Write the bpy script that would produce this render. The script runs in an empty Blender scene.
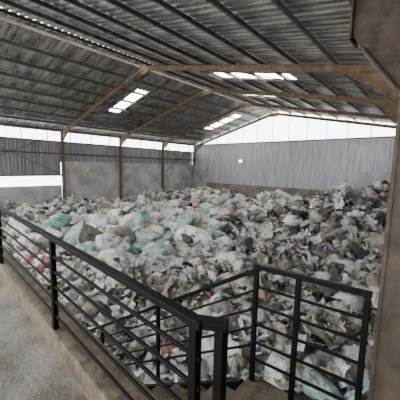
import bpy, bmesh, math, random
import numpy as np
from mathutils import Vector, Matrix, noise
random.seed(7); rng=np.random.default_rng(7)
scene=bpy.context.scene

# ------------------------------------------------------------ helpers
def mat(name, col, rough=0.7, metal=0.0, var=0.25, scale=3.0, bump=0.0, bscale=20.0, col2=None, spec=0.3, stretch=None):
    m=bpy.data.materials.new(name); m.use_nodes=True
    nt=m.node_tree; N=nt.nodes; L=nt.links
    b=N['Principled BSDF']
    b.inputs['Roughness'].default_value=rough; b.inputs['Metallic'].default_value=metal
    b.inputs['Specular IOR Level'].default_value=spec
    tc=N.new('ShaderNodeTexCoord'); mp=N.new('ShaderNodeMapping')
    L.new(tc.outputs['Object'],mp.inputs['Vector'])
    if stretch: mp.inputs['Scale'].default_value=stretch
    n=N.new('ShaderNodeTexNoise'); n.inputs['Scale'].default_value=scale; n.inputs['Detail'].default_value=6; n.inputs['Roughness'].default_value=0.65
    L.new(mp.outputs[0],n.inputs['Vector'])
    r=N.new('ShaderNodeValToRGB')
    r.color_ramp.elements[0].position=0.36; r.color_ramp.elements[1].position=0.64
    c2=col2 if col2 else tuple(c*(1-var) for c in col)
    r.color_ramp.elements[0].color=(*c2,1); r.color_ramp.elements[1].color=(*col,1)
    L.new(n.outputs[0],r.inputs[0]); L.new(r.outputs[0],b.inputs['Base Color'])
    if bump>0:
        n2=N.new('ShaderNodeTexNoise'); n2.inputs['Scale'].default_value=bscale; n2.inputs['Detail'].default_value=5
        L.new(tc.outputs['Object'],n2.inputs['Vector'])
        bp=N.new('ShaderNodeBump'); bp.inputs['Strength'].default_value=bump; bp.inputs['Distance'].default_value=0.02
        L.new(n2.outputs[0],bp.inputs['Height']); L.new(bp.outputs[0],b.inputs['Normal'])
    return m

def skymat(name, s=2.5):
    m=bpy.data.materials.new(name); m.use_nodes=True
    nt=m.node_tree; N=nt.nodes; L=nt.links
    b=N['Principled BSDF']; b.inputs['Base Color'].default_value=(.85,.87,.87,1)
    tc=N.new('ShaderNodeTexCoord'); n=N.new('ShaderNodeTexNoise'); n.inputs['Scale'].default_value=2.0
    L.new(tc.outputs['Object'],n.inputs['Vector'])
    r=N.new('ShaderNodeValToRGB'); r.color_ramp.elements[0].color=(.75,.76,.74,1); r.color_ramp.elements[1].color=(1,1,1,1)
    L.new(n.outputs[0],r.inputs[0]); L.new(r.outputs[0],b.inputs['Emission Color'])
    b.inputs['Emission Strength'].default_value=s
    return m

class MB:
    def __init__(s): s.v=[]; s.f=[]; s.m=[]
    def box(s,c,size,mi=0,rot=None):
        h=[d/2 for d in size]; base=len(s.v)
        for dx in(-1,1):
            for dy in(-1,1):
                for dz in(-1,1):
                    p=Vector((dx*h[0],dy*h[1],dz*h[2]))
                    if rot is not None: p=rot@p
                    s.v.append(tuple(p+Vector(c)))
        for q in((0,1,3,2),(4,6,7,5),(0,4,5,1),(2,3,7,6),(0,2,6,4),(1,5,7,3)):
            s.f.append(tuple(base+i for i in q)); s.m.append(mi)
    def bar(s,p0,p1,w,h,up=(0,0,1),mi=0,off=(0,0)):
        p0=Vector(p0);p1=Vector(p1); y=(p1-p0); L=y.length; y.normalize()
        x=y.cross(Vector(up)).normalized(); z=x.cross(y)
        R=Matrix((x,y,z)).transposed()
        s.box((p0+p1)/2+x*off[0]+z*off[1],(w,L,h),mi,R)
    def ibeam(s,p0,p1,w,h,up=(0,0,1),t=0.018,mi=0):
        s.bar(p0,p1,t,h-2*t,up,mi); s.bar(p0,p1,w,t,up,mi,(0,h/2-t/2)); s.bar(p0,p1,w,t,up,mi,(0,-h/2+t/2))
    def prism(s,poly,y0,y1,mi=0):
        b=len(s.v); n=len(poly)
        for y in(y0,y1):
            for (x,z) in poly: s.v.append((x,y,z))
        s.f.append(tuple(b+i for i in range(n))); s.m.append(mi)
        s.f.append(tuple(b+n+i for i in reversed(range(n)))); s.m.append(mi)
        for i in range(n):
            j=(i+1)%n; s.f.append((b+i,b+n+i,b+n+j,b+j)); s.m.append(mi)
    def obj(s,name,mats,bevel=0,smooth=False):
        me=bpy.data.meshes.new(name); me.from_pydata(s.v,[],s.f)
        for m in mats: me.materials.append(m)
        me.polygons.foreach_set('material_index',s.m)
        me.update()
        bm=bmesh.new(); bm.from_mesh(me); bmesh.ops.recalc_face_normals(bm,faces=bm.faces); bm.to_mesh(me); bm.free()
        o=bpy.data.objects.new(name,me); scene.collection.objects.link(o)
        if bevel:
            b=o.modifiers.new('b','BEVEL'); b.width=bevel; b.segments=2; b.limit_method='ANGLE'
        return o

# ------------------------------------------------------------ materials
M_roof=mat('roof_sheet',(.34,.325,.30),.5,.35,scale=.9,col2=(.10,.092,.08),stretch=(1,3,1))
M_steel=mat('tan_painted_steel',(.22,.15,.088),.65,0,scale=4,col2=(.10,.066,.038))
M_purlin=mat('purlin_steel',(.11,.092,.075),.6,0,scale=3,col2=(.05,.042,.036))
M_sky=skymat('translucent_sheet',14.0)
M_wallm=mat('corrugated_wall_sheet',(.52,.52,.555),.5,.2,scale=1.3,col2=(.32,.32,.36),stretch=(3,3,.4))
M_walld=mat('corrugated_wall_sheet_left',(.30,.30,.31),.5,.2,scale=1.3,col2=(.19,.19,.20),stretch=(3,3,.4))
M_conc=mat('wall_concrete',(.47,.465,.455),.9,0,scale=.9,col2=(.27,.262,.25),bump=.3,bscale=8)
M_cdirt=mat('dirty_wall_concrete',(.27,.24,.20),.9,0,scale=.9,col2=(.13,.112,.095),bump=.3,bscale=8)
M_floor=mat('platform_concrete',(.28,.26,.235),.85,0,scale=2.2,col2=(.105,.095,.082),bump=.6,bscale=30)
M_kerb=mat('kerb_concrete',(.20,.16,.12),.9,0,scale=6,col2=(.085,.066,.048),bump=.6,bscale=25)
M_slab=mat('ground_slab',(.2,.18,.16),.9,0,scale=1,col2=(.1,.09,.08))
M_black=mat('black_painted_steel',(.005,.0045,.0042),.5,0,scale=20,col2=(.002,.002,.002),spec=.14)
M_rust=mat('brown_painted_steel',(.095,.072,.052),.65,0,scale=5,col2=(.042,.032,.024),bump=.2,bscale=40)

# ------------------------------------------------------------ dimensions
XL,XR=-24.0,-0.15; XC=-13.3; ZR=7.35; ZL=4.35; SR=(ZR-4.70)/(XR-XC); SL=(ZR-ZL)/(XC-XL)
Y0,Y1=-3.6,26.9; G=-3.0
def zroof(x): return ZR-SR*(x-XC) if x>XC else ZR-SL*(XC-x)
frames=[2.12,10.4,15.95,21.45,26.75]

b=MB(); b.box(((XL+3)/2,(Y0-4+Y1+1)/2,G-.1),(abs(XL)+5,Y1-Y0+6,.2)); b.obj('floor',[M_slab])

def corr_stations(a,bb,pitch,ht):
    st=[];y=a
    while y<bb:
        for dy,dz in((0,0),(pitch*.55,0),(pitch*.65,ht),(pitch*.9,ht)):
            if y+dy<bb: st.append((y+dy,dz))
        y+=pitch
    st.append((bb,0)); return st
sky_left=[(12.0,12.9,.22,.55),(23.3,24.4,.2,.55),(-2,-.5,.2,.7),(1.0,2.0,.3,.8)]
sky_right=[(12.5,13.5,.23,.56),(18.0,18.8,.10,.28),(22.8,23.8,.40,.78),(-1.2,0.2,.2,.7)]
GAP=.16
b=MB()
for side in(0,1):
    xa,xb=(XC-GAP,XL-.5) if side==0 else (XC+GAP,XR+2.8)
    skys=sky_left if side==0 else sky_right
    st=corr_stations(Y0,Y1+.3,.28,.05); NS=40
    base=len(b.v)
    for (y,dz) in st:
        for k in range(NS+1):
            x=xa+(xb-xa)*k/NS; b.v.append((x,y,zroof(x)+dz+.02))
    for i in range(len(st)-1):
        ym=(st[i][0]+st[i+1][0])/2
        for k in range(NS):
            a=base+i*(NS+1)+k; u=(k+.5)/NS
            if side==1: u*=(xb-xa)/(XR+.6-xa)
            b.f.append((a,a+1,a+NS+2,a+NS+1))
            mi=1 if any(p<ym<q and r<u<s2 for p,q,r,s2 in skys) else 0
            b.m.append(mi)
b.obj('ceiling',[M_roof,M_sky])
b=MB(); 
b.prism([(XC-.24,ZR+.05),(XC,ZR+.14),(XC+.24,ZR+.05),(XC,ZR+.11)],Y0,Y1,0); b.obj('ridge_skylight_cap',[M_sky])

b=MB()
for side in(0,1):
    L=(XC-XL) if side==0 else (XR-XC)
    n=8 if side==0 else 9
    for i in range(n+1):
        d=.32+(L-.42)*i/n
        x=XC-d if side==0 else XC+d
        z=zroof(x)-.08
        b.box((x,(Y0+Y1)/2,z),(.018,Y1-Y0,.16)); b.box((x+.03,(Y0+Y1)/2,z-.075),(.07,Y1-Y0,.014)); 
b.obj('roof_purlins',[M_purlin])
b=MB()
for ya,yb in zip(frames[:-1],frames[1:]):
    ym=(ya+yb)/2
    for (xa,xb) in((XL,XC),(XC,XR)):
        b.bar((xa,ym,zroof(xa)-.12),(xb,ym,zroof(xb)-.12),.02,.02)
b.obj('roof_tie_rods',[M_purlin])
b=MB()
for i,(ya,yb) in enumerate(zip(frames[:-1],frames[1:])):
    if i in(1,3):
        for xa,xb in((XL+.3,XC-5),(XC+5,XR-.3)):
            b.bar((xa,ya,zroof(xa)-.3),(xb,yb,zroof(xb)-.3),.03,.03); b.bar((xb,ya,zroof(xb)-.31),(xa,yb,zroof(xa)-.31),.03,.03)
b.obj('roof_cross_bracing',[M_purlin])

for y in frames:
    b=MB(); d=.17+.13
    b.ibeam((XL,y,zroof(XL)-d),(XC,y,ZR-d),.15,.24)
    b.ibeam((XC,y,ZR-d),(XR,y,zroof(XR)-d),.15,.24)
    b.ibeam((XL+.05,y,G),(XL+.05,y,zroof(XL)-.2),.16,.28,up=(1,0,0))
    if y>3: b.ibeam((XR,y,G),(XR,y,zroof(XR)-.2),.16,.28,up=(1,0,0))
    zl=zroof(XL)-d
    b.prism([(XL+.1,zl-.1),(XL+.1,zl-.6),(XL+1.3,zroof(XL+1.3)-d-.1)],y-.012,y+.012)
    b.bar((XL+.1,y,zl-.6),(XL+1.3,y,zroof(XL+1.3)-d-.12),.15,.018)
    if y>3:
        zr=zroof(XR)-d
        b.prism([(XR-.1,zr),(XR-.1,zr-1.5),(XR-2.6,zroof(XR-2.6)-d-.1)],y-.012,y+.012)
        b.bar((XR-.1,y,zr-1.5),(XR-2.6,y,zroof(XR-2.6)-d-.12),.15,.02)
    b.prism([(XC-.7,zroof(XC-.7)-d-.1),(XC,ZR-d-.32),(XC+.7,zroof(XC+.7)-d-.1),(XC,ZR-d)],y-.012,y+.012)
    b.obj('steel_portal_frame',[M_steel])

b=MB()
b.ibeam((XR+.05,4.9,G),(XR+.05,4.9,4.6),.2,.28,up=(1,0,0))
b.prism([(-1.22,4.90),(-1.18,3.55),(-1.02,3.35),(-.60,2.75),(-.06,2.15),(-.06,4.66)],4.76,5.04)
b.bar((-1.05,4.9,3.36),(-.58,4.9,2.72),.44,.035); b.bar((-.58,4.9,2.72),(-.06,4.9,2.12),.44,.035)
b.bar((-1.2,4.9,3.5),(-1.2,4.9,4.85),.035,.44,up=(0,1,0))
b.obj('haunched_steel_column',[M_rust],bevel=.01)

# ---- walls
def corr_wall(b,axis,const,a,c,z0,z1,pitch=.25,ht=.04,mi=0,ztop=None,sgn=1):
    st=corr_stations(a,c,pitch,ht); base=len(b.v)
    for (t,d) in st:
        for z in (z0,(ztop(t) if ztop else z1)):
            p=(t,const+sgn*d,z) if axis=='x' else (const+sgn*d,t,z)
            b.v.append(p)
    for i in range(len(st)-1):
        q=base+i*2; b.f.append((q,q+2,q+3,q+1)); b.m.append(mi)
b=MB()
wx=XL-.2
b.box((wx,(10.4+Y1)/2,(G+1.8)/2),(.2,Y1-10.4,1.8-G),1)
b.box((wx,(Y0+10.3)/2,(G-.2)/2),(.2,10.3-Y0,-.2-G),1)
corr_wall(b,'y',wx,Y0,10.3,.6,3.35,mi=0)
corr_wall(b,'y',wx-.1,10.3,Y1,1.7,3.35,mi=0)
b.box((wx,(Y0+Y1)/2,3.38),(.1,Y1-Y0,.1),2)
b.box((wx,(Y0+Y1)/2,4.25),(.12,Y1-Y0,.16),2)
b.box((wx+.08,(Y0+10.4)/2,.62),(.1,10.4-Y0,.1),2); b.box((wx+.08,(Y0+Y1)/2,2.4),(.06,Y1-Y0,.1),2)
y=Y0
while y<Y1:
    b.box((wx,y,3.8),(.05,.05,.8),2); y+=1.85
for ya,yb in((3.0,10.3),(21.5,26.7)):
    b.bar((wx+.15,ya,.7),(wx+.15,yb,4.1),.04,.04,mi=2); b.bar((wx+.17,ya,4.1),(wx+.17,yb,.7),.04,.04,mi=2)
b.obj('wall_left',[M_walld,M_conc,M_purlin])
b=MB()
corr_wall(b,'x',Y1,XL,XR+.1,-.35,4.3,mi=0,sgn=-1)
b.box(((XL+XR)/2,Y1,(G-.3)/2),(XR-XL,.2,-.3-G),3)
b.box((XL+1.0,Y1-.12,(G+1.8)/2),(2.2,.2,1.8-G),1)
b.box(((XR-5.3)/2,Y1-.16,(G+1.5)/2),(XR+5.3,.2,1.5-G),1)
b.box(((XL+XR)/2,Y1-.05,4.28),(XR-XL,.12,.1),2)
for z in(.4,2.2): b.box(((XL+XR)/2,Y1+.06,z),(XR-XL,.06,.1),2)
x=XL+1.8
while x<XR:
    b.box((x,Y1,(4.28+zroof(x))/2),(.05,.05,max(.05,zroof(x)-4.28-.1)),2); x+=1.75
b.obj('wall_back',[M_wallm,M_conc,M_purlin,M_cdirt])
b=MB(); b.box((-16.9,Y1-.32,2.3),(.42,.12,.30),0); b.box((-16.9,Y1-.385,2.3),(.36,.02,.24),1); b.bar((-16.9,Y1-.25,2.2),(-16.9,Y1-.05,2.0),.05,.05)
b.obj('floodlight',[M_walld,M_sky])
b=MB()
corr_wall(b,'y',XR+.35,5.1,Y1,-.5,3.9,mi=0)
b.box((XR+.35,(5.1+Y1)/2,(G-.5)/2),(.2,Y1-5.1,-.5-G),1)
b.box((1.4,5.15,(G+4.3)/2),(2.3,.15,4.3-G),0)
b.box((2.5,(Y0+5.1)/2,(G+4.1)/2),(.15,5.1-Y0,4.1-G),0)  # unseen side panel, added to block light from the open right side
b.obj('wall_right_and_light_blocker',[M_walld,M_conc])
b=MB()
b.box(((XL-7.6)/2,Y0,(G+3.0)/2),(-7.6-XL,.2,3.0-G),0)  # unseen near-end panels, added to cut flat light from behind the camera
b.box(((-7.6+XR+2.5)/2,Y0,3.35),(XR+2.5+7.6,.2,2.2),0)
b.obj('front_light_blocker',[M_walld])

# ------------------------------------------------------------ platform, kerb, stair
def yk(x): return .80+(-.7-x)*.0756
b=MB()
pl=[(-7.5,-3.2),(2.0,-3.2),(2.0,.95),(-.62,.95),(-.62,yk(-.62)),(-7.5,yk(-7.5))]
base=len(b.v)
for z in(-.25,0):
    for p in pl: b.v.append((p[0],p[1],z))
n=len(pl); b.f.append(tuple(base+n+i for i in range(n))); b.m.append(0)
b.f.append(tuple(base+i for i in reversed(range(n)))); b.m.append(0)
for i in range(n):
    j=(i+1)%n; b.f.append((base+i,base+j,base+n+j,base+n+i)); b.m.append(0)
for (x,y) in((-7.3,-3),(-7.3,1.0),(-3.5,-3),(-3.5,.7),(1.7,-3),(1.7,.7)):
    b.box((x,y,(G-.25)/2),(.3,.3,-.25-G),0)
b.bar((-7.5,yk(-7.5)+.09,.03),(-.62,yk(-.62)+.09,.03),.24,.30,mi=1)
b.obj('concrete_platform',[M_floor,M_kerb],bevel=.01)
b=MB()
b.box((-.65,1.50,-.26),(.9,1.08,.14),0)
nst=16; run=.27; rise=(-.19-G)/ (nst+1)
for i in range(nst):
    b.box((-1.1-run*(i+.5),1.51,-.19-rise*(i+1)-.03),(run+.03,.86,.06),0)
    b.box((-1.1-run*i,1.51,-.19-rise*(i+.5)-.05),(.03,.86,rise),0)
for yy in(1.05,1.96):
    b.bar((-1.1,yy,-.33),(-1.1-run*nst,yy,-.33-rise*nst),.05,.22,mi=1)
for (x,y) in((-1.0,1.1),(-1.0,1.95),(-.3,1.1),(-.3,1.9)): b.box((x,y,(G-.3)/2),(.12,.12,-.3-G),1)
b.obj('concrete_stair',[M_kerb,M_black])

b=MB()
P0=Vector((-.66,.80,0)); D=Vector((-1,.0756,0)).normalized()
Lr=6.6
def rp(t,z): p=P0+D*t; return (p.x,p.y,z)
b.bar(rp(-.01,.985),rp(Lr,.985),.05,.032)
for z in(.83,.70,.57,.44,.31): b.bar(rp(0,z),rp(Lr,z),.018,.018)
for t in(1.75,3.95,6.2): b.bar(rp(t,.18),rp(t,.98),.042,.042,up=(1,0,0))
b.bar((-.69,.80,.985),(-.575,.86,.985),.055,.034)
b.bar((-.60,.85,.0),(-.60,.85,.97),.042,.042,up=(1,0,0))
b.bar(rp(.035,.18),rp(.035,.97),.04,.04,up=(1,0,0))
b.obj('steel_railing',[M_black],bevel=.004)
b=MB()
zt=.81; A=Vector((-1.06,1.97,0)); B=Vector((-.26,2.02,0))
b.bar((A.x-.02,A.y,zt),(B.x,B.y,zt),.042,.036)
for dz in(.17,.33,.49,.65,.80): b.bar((A.x,A.y,zt-dz),(B.x,B.y,zt-dz),.019,.019)
for f in(0,.42,.97):
    p=A.lerp(B,f); b.bar((p.x,p.y,-.19),(p.x,p.y,zt),.036,.036,up=(1,0,0))
sl=rise/run; E=3.9
b.bar((A.x,A.y,zt-.03),(A.x-E,A.y,zt-.03-sl*E),.042,.036)
for dz in(.2,.36,.52,.68): b.bar((A.x,A.y,zt-dz),(A.x-E,A.y,zt-dz-sl*E),.019,.019)
for t in(1.2,2.4,3.6): b.bar((A.x-t,A.y,zt-.95-sl*t),(A.x-t,A.y,zt-.03-sl*t),.036,.036,up=(1,0,0))
b.obj('stair_railing',[M_black],bevel=.003)
b=MB(); b.ibeam((-.12,2.14,G),(-.12,2.14,4.4),.20,.22,up=(1,0,0),t=.02); b.box((-.13,2.14,.7),(.17,.18,7.4))
b.obj('steel_column',[M_rust])

# ------------------------------------------------------------ waste pile
def ss(a,c,x):
    t=np.clip((x-a)/(c-a),0,1); return t*t*(3-2*t)
def fbm(x,y):
    return (np.sin(x*.9+1.3*np.sin(y*.7))*np.cos(y*.8+1.1*np.sin(x*.5))*.5+np.sin(x*2.1+y*1.3)*np.cos(y*2.3-x*.7)*.28+np.sin(x*4.3-y*3.1)*np.sin(y*4.9+x*2.2)*.13)
def gs(x,y,cx,cy,rx,ry): return np.exp(-((x-cx)/rx)**2-((y-cy)/ry)**2)
def hp(x,y):
    x=np.asarray(x,float);y=np.asarray(y,float)
    h=-2.4+.45*ss(12,24,y)+.85*gs(x,y,-11.5,9.5,3.6,3.2)
    h+=1.7*gs(x,y,-4.0,17,3.0,4.0)+1.8*gs(x,y,-1.5,23,3.4,4)+.9*gs(x,y,-9.5,22,2.2,2.2)+.8*gs(x,y,-18.5,19,3,3)
    h+=.5*gs(x,y,-21.5,12,2,2)+.3*gs(x,y,-22.5,8,3,4)-.45*ss(4.2,2.0,y)-.4*gs(x,y,-13,16,2.5,2.5)
    h+=.95*fbm(x,y)*ss(1.5,5,y)
    return np.maximum(h,G+.1)
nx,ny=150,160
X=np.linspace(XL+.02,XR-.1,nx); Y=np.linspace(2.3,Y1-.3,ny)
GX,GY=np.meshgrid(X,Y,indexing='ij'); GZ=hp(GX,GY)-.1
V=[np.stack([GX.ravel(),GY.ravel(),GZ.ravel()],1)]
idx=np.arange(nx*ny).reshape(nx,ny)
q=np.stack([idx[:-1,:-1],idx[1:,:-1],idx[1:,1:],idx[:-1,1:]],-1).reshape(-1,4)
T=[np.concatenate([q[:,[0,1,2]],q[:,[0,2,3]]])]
C=[np.tile(np.array([[.15,.135,.12]]),(nx*ny,1))]  # dark underlayer: shade in the gaps between bags put into its colour
off=nx*ny

def bagvariant(sub,seed,kind):
    bm=bmesh.new(); bmesh.ops.create_icosphere(bm,subdivisions=sub,radius=1)
    sd=Vector((seed*13.7,seed*7.1,seed*3.3)); out=[]
    for v in bm.verts:
        p=v.co.copy(); n=p.normalized()
        if kind=='pillow':
            e=.6; p=Vector([math.copysign(abs(c)**e,c) for c in p]); p*=.8
        r=1+.26*noise.noise(n*1.4+sd)
        rid=1-abs(noise.noise(n*2.4+sd*2))*2; rid2=1-abs(noise.noise(n*5.5+sd))*2
        r+=.16*(rid-.5)+.08*(rid2-.5)
        p=p*r
        if kind=='tied':
            t=n.x
            if t>.55:
                k=(t-.55)/.45; sq=1-.80*math.sin(min(k,1)*math.pi*.62); p.y*=sq; p.z*=sq; p.x+=.45*k
        out.append(tuple(p))
    f=[[v.index for v in fc.verts] for fc in bm.faces]; bm.free()
    return np.array(out),np.array(f)
kinds=['pillow','tied','blob','pillow','blob','tied','pillow','blob']
varN=[bagvariant(3,i+1,kinds[i]) for i in range(8)]
near4=[bagvariant(4,i+1,kinds[i]) for i in range(8)]
var2=[bagvariant(3,i+21,kinds[i]) for i in range(8)]
def sheetvariant(seed,n=6):
    sd=Vector((seed*5.1,seed*2.7,seed)); vs=[]
    for i in range(n):
        for j in range(n):
            u=i/(n-1)*2-1; w=j/(n-1)*2-1
            p=Vector((u,w,0)); 
            vs.append((u+.5*noise.noise(p*1.5+sd),w+.5*noise.noise(p*1.5-sd),1.1*noise.noise(p*1.3+sd*2)+.5*noise.noise(p*3+sd)))
    f=[]
    for i in range(n-1):
        for j in range(n-1):
            a=i*n+j; f+= [[a,a+n,a+n+1],[a,a+n+1,a+1]]
    return np.array(vs),np.array(f)
sheets=[sheetvariant(i+1) for i in range(10)]
def rotm(ax,ay,az):
    return np.array(Matrix.Rotation(az,3,'Z')@Matrix.Rotation(ay,3,'Y')@Matrix.Rotation(ax,3,'X'))
white=[(.80,.79,.77),(.68,.67,.65),(.86,.85,.83),(.58,.57,.55),(.74,.71,.67)]
teal=[(.40,.58,.52),(.32,.48,.43),(.50,.65,.59),(.60,.71,.67)]
brown=[(.38,.34,.295),(.47,.42,.37),(.26,.225,.19),(.53,.48,.42),(.33,.31,.295)]
dark=[(.055,.055,.055),(.11,.095,.08),(.08,.09,.10)]
accent=[(.36,.13,.12),(.16,.25,.42),(.44,.36,.18),(.14,.34,.27),(.48,.26,.2),(.35,.50,.60),(.55,.33,.33)]
def tz(x,y): return math.hypot((x+12.0)/5.2,(y-8.6)/4.6)<1
def colour(x,y):
    r=random.random()
    if tz(x,y): g=[(teal,.40),(white,.44),(brown,.11),(dark,.03),(accent,.02)]
    elif x>-8 and y>5: g=[(teal,.03),(white,.37),(brown,.47),(dark,.10),(accent,.03)]
    elif y<5: g=[(teal,.05),(white,.62),(brown,.22),(dark,.085),(accent,.025)]
    else: g=[(teal,.10),(white,.48),(brown,.34),(dark,.055),(accent,.025)]
    for L,p in g:
        r-=p
        if r<0: break
    c=random.choice(L); k=random.uniform(.80,1.08)
    return [min(.88,c[0]*k),min(.88,c[1]*k),min(.88,c[2]*k)]
def add(var,x,y,z,s,R,col):
    global off
    v,f=var
    P=(v*np.array(s))@R.T+np.array([x,y,z])
    V.append(P); T.append(f+off); C.append(np.tile(np.array([col]),(len(v),1))); off+=len(v)
def inside(x,y,r):
    return XL+r<x<XR-r-.1 and 2.3+r<y<Y1-.4-r
cnt=0
for i in range(4000):
    if i<1100:
        a=random.uniform(.0,1.57); d=random.uniform(2.6,12); x=-d*math.cos(a); y=d*math.sin(a)
    else:
        x=random.uniform(XL,XR); y=random.uniform(2.2,Y1)
    s=random.choice([random.uniform(.24,.38),random.uniform(.38,.68)])
    if tz(x,y): s=random.uniform(.42,.70)
    if x>-7: s*=.85
    if y<5: s*=.85
    if not inside(x,y,s*1.1): continue
    dist=math.hypot(x,y)
    var=random.choice(near4 if dist<5 else (varN if dist<14 else var2))
    z=float(hp(x,y))+random.uniform(-.14,.34)
    R=rotm(random.gauss(0,.5),random.gauss(0,.5),random.uniform(0,6.28))
    add(var,x,y,z,(s*random.uniform(.95,1.4),s*random.uniform(.65,.95),s*random.uniform(.40,.64)),R,colour(x,y)); cnt+=1
for i in range(9500):
    if i<4000:
        a=random.uniform(0,1.57); d=2.3+10*random.random(); x=-d*math.cos(a); y=d*math.sin(a)
    else: x=random.uniform(XL,XR); y=random.uniform(2.2,Y1)
    if not inside(x,y,.3): continue
    if tz(x,y) and random.random()<.75: continue
    s=random.uniform(.08,.26); z=float(hp(x,y))+random.uniform(.05,.5)
    c=colour(x,y)
    q0=random.random()
    if q0<.3: c=[min(.88,q*1.1) for q in random.choice(white)]
    elif q0<.40: c=list(random.choice(dark))
    R=rotm(random.gauss(0,.8),random.gauss(0,.8),random.uniform(0,6.28))
    add(random.choice(sheets),x,y,z,(s*random.uniform(.8,1.8),s,s*.8),R,c)
for k in range(10):
    x=-10.8+random.uniform(-1.3,1.3); y=4.0+random.uniform(-.6,.6)
    add(random.choice(varN),x,y,float(hp(x,y))+.48,(.38,.28,.2),rotm(0,0,random.uniform(0,6)),(.28,.09,.10))
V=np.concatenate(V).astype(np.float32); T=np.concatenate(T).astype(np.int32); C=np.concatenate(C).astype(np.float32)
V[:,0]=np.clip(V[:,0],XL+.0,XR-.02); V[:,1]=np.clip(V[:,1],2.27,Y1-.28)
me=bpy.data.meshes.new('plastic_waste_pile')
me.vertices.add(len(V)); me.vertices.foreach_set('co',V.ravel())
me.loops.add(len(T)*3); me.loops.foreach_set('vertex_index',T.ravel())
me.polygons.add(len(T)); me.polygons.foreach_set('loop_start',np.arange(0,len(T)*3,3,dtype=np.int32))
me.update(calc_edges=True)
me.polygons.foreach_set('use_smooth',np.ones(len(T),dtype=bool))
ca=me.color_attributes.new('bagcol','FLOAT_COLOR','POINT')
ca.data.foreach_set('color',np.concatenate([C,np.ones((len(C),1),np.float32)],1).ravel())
m=bpy.data.materials.new('waste_plastic'); m.use_nodes=True
nt=m.node_tree;N=nt.nodes;L=nt.links; bs=N['Principled BSDF']; bs.inputs['Roughness'].default_value=.42; bs.inputs['Specular IOR Level'].default_value=.4
at=N.new('ShaderNodeAttribute'); at.attribute_name='bagcol'
tc=N.new('ShaderNodeTexCoord')
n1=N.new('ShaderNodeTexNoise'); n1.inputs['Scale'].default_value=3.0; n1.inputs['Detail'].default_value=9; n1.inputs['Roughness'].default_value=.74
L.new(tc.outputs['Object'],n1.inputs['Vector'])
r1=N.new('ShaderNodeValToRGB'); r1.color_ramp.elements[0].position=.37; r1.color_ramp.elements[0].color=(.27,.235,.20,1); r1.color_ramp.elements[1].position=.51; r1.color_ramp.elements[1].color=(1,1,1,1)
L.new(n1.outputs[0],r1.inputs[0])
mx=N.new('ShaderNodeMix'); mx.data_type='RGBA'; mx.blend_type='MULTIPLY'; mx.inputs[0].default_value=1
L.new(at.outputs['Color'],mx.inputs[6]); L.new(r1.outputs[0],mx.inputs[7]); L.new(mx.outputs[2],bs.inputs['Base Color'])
n2=N.new('ShaderNodeTexNoise'); n2.inputs['Scale'].default_value=6; n2.inputs['Detail'].default_value=5; n2.inputs['Distortion'].default_value=1.2
L.new(tc.outputs['Object'],n2.inputs['Vector'])
bp=N.new('ShaderNodeBump'); bp.inputs['Strength'].default_value=1.0; bp.inputs['Distance'].default_value=.09
L.new(n2.outputs[0],bp.inputs['Height']); L.new(bp.outputs[0],bs.inputs['Normal'])
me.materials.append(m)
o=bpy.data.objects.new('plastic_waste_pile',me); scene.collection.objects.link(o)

# ------------------------------------------------------------ world (overcast sky)
w=bpy.data.worlds.new('overcast'); scene.world=w; w.use_nodes=True
bg=w.node_tree.nodes['Background']; bg.inputs[0].default_value=(.985,.99,1,1); bg.inputs[1].default_value=8.2

# ------------------------------------------------------------ camera
cam=bpy.data.cameras.new('camera'); co=bpy.data.objects.new('camera',cam); scene.collection.objects.link(co)
yaw,pitch,s=math.radians(40.5),math.radians(6.8),.0227
h=Vector((-math.sin(yaw),math.cos(yaw),0)); F=(h*math.cos(pitch)+Vector((0,0,-math.sin(pitch)))); R0=Vector((math.cos(yaw),math.sin(yaw),0)); U0=R0.cross(F)
Rc=(R0+s*U0).normalized(); Uc=(U0-s*R0).normalized()
Mx=Matrix((Rc,Uc,-F)).transposed().to_4x4(); Mx.translation=Vector((0,0,1.6))
co.matrix_world=Mx; cam.sensor_width=36; cam.lens=280/400*36; cam.clip_start=.02
scene.camera=co
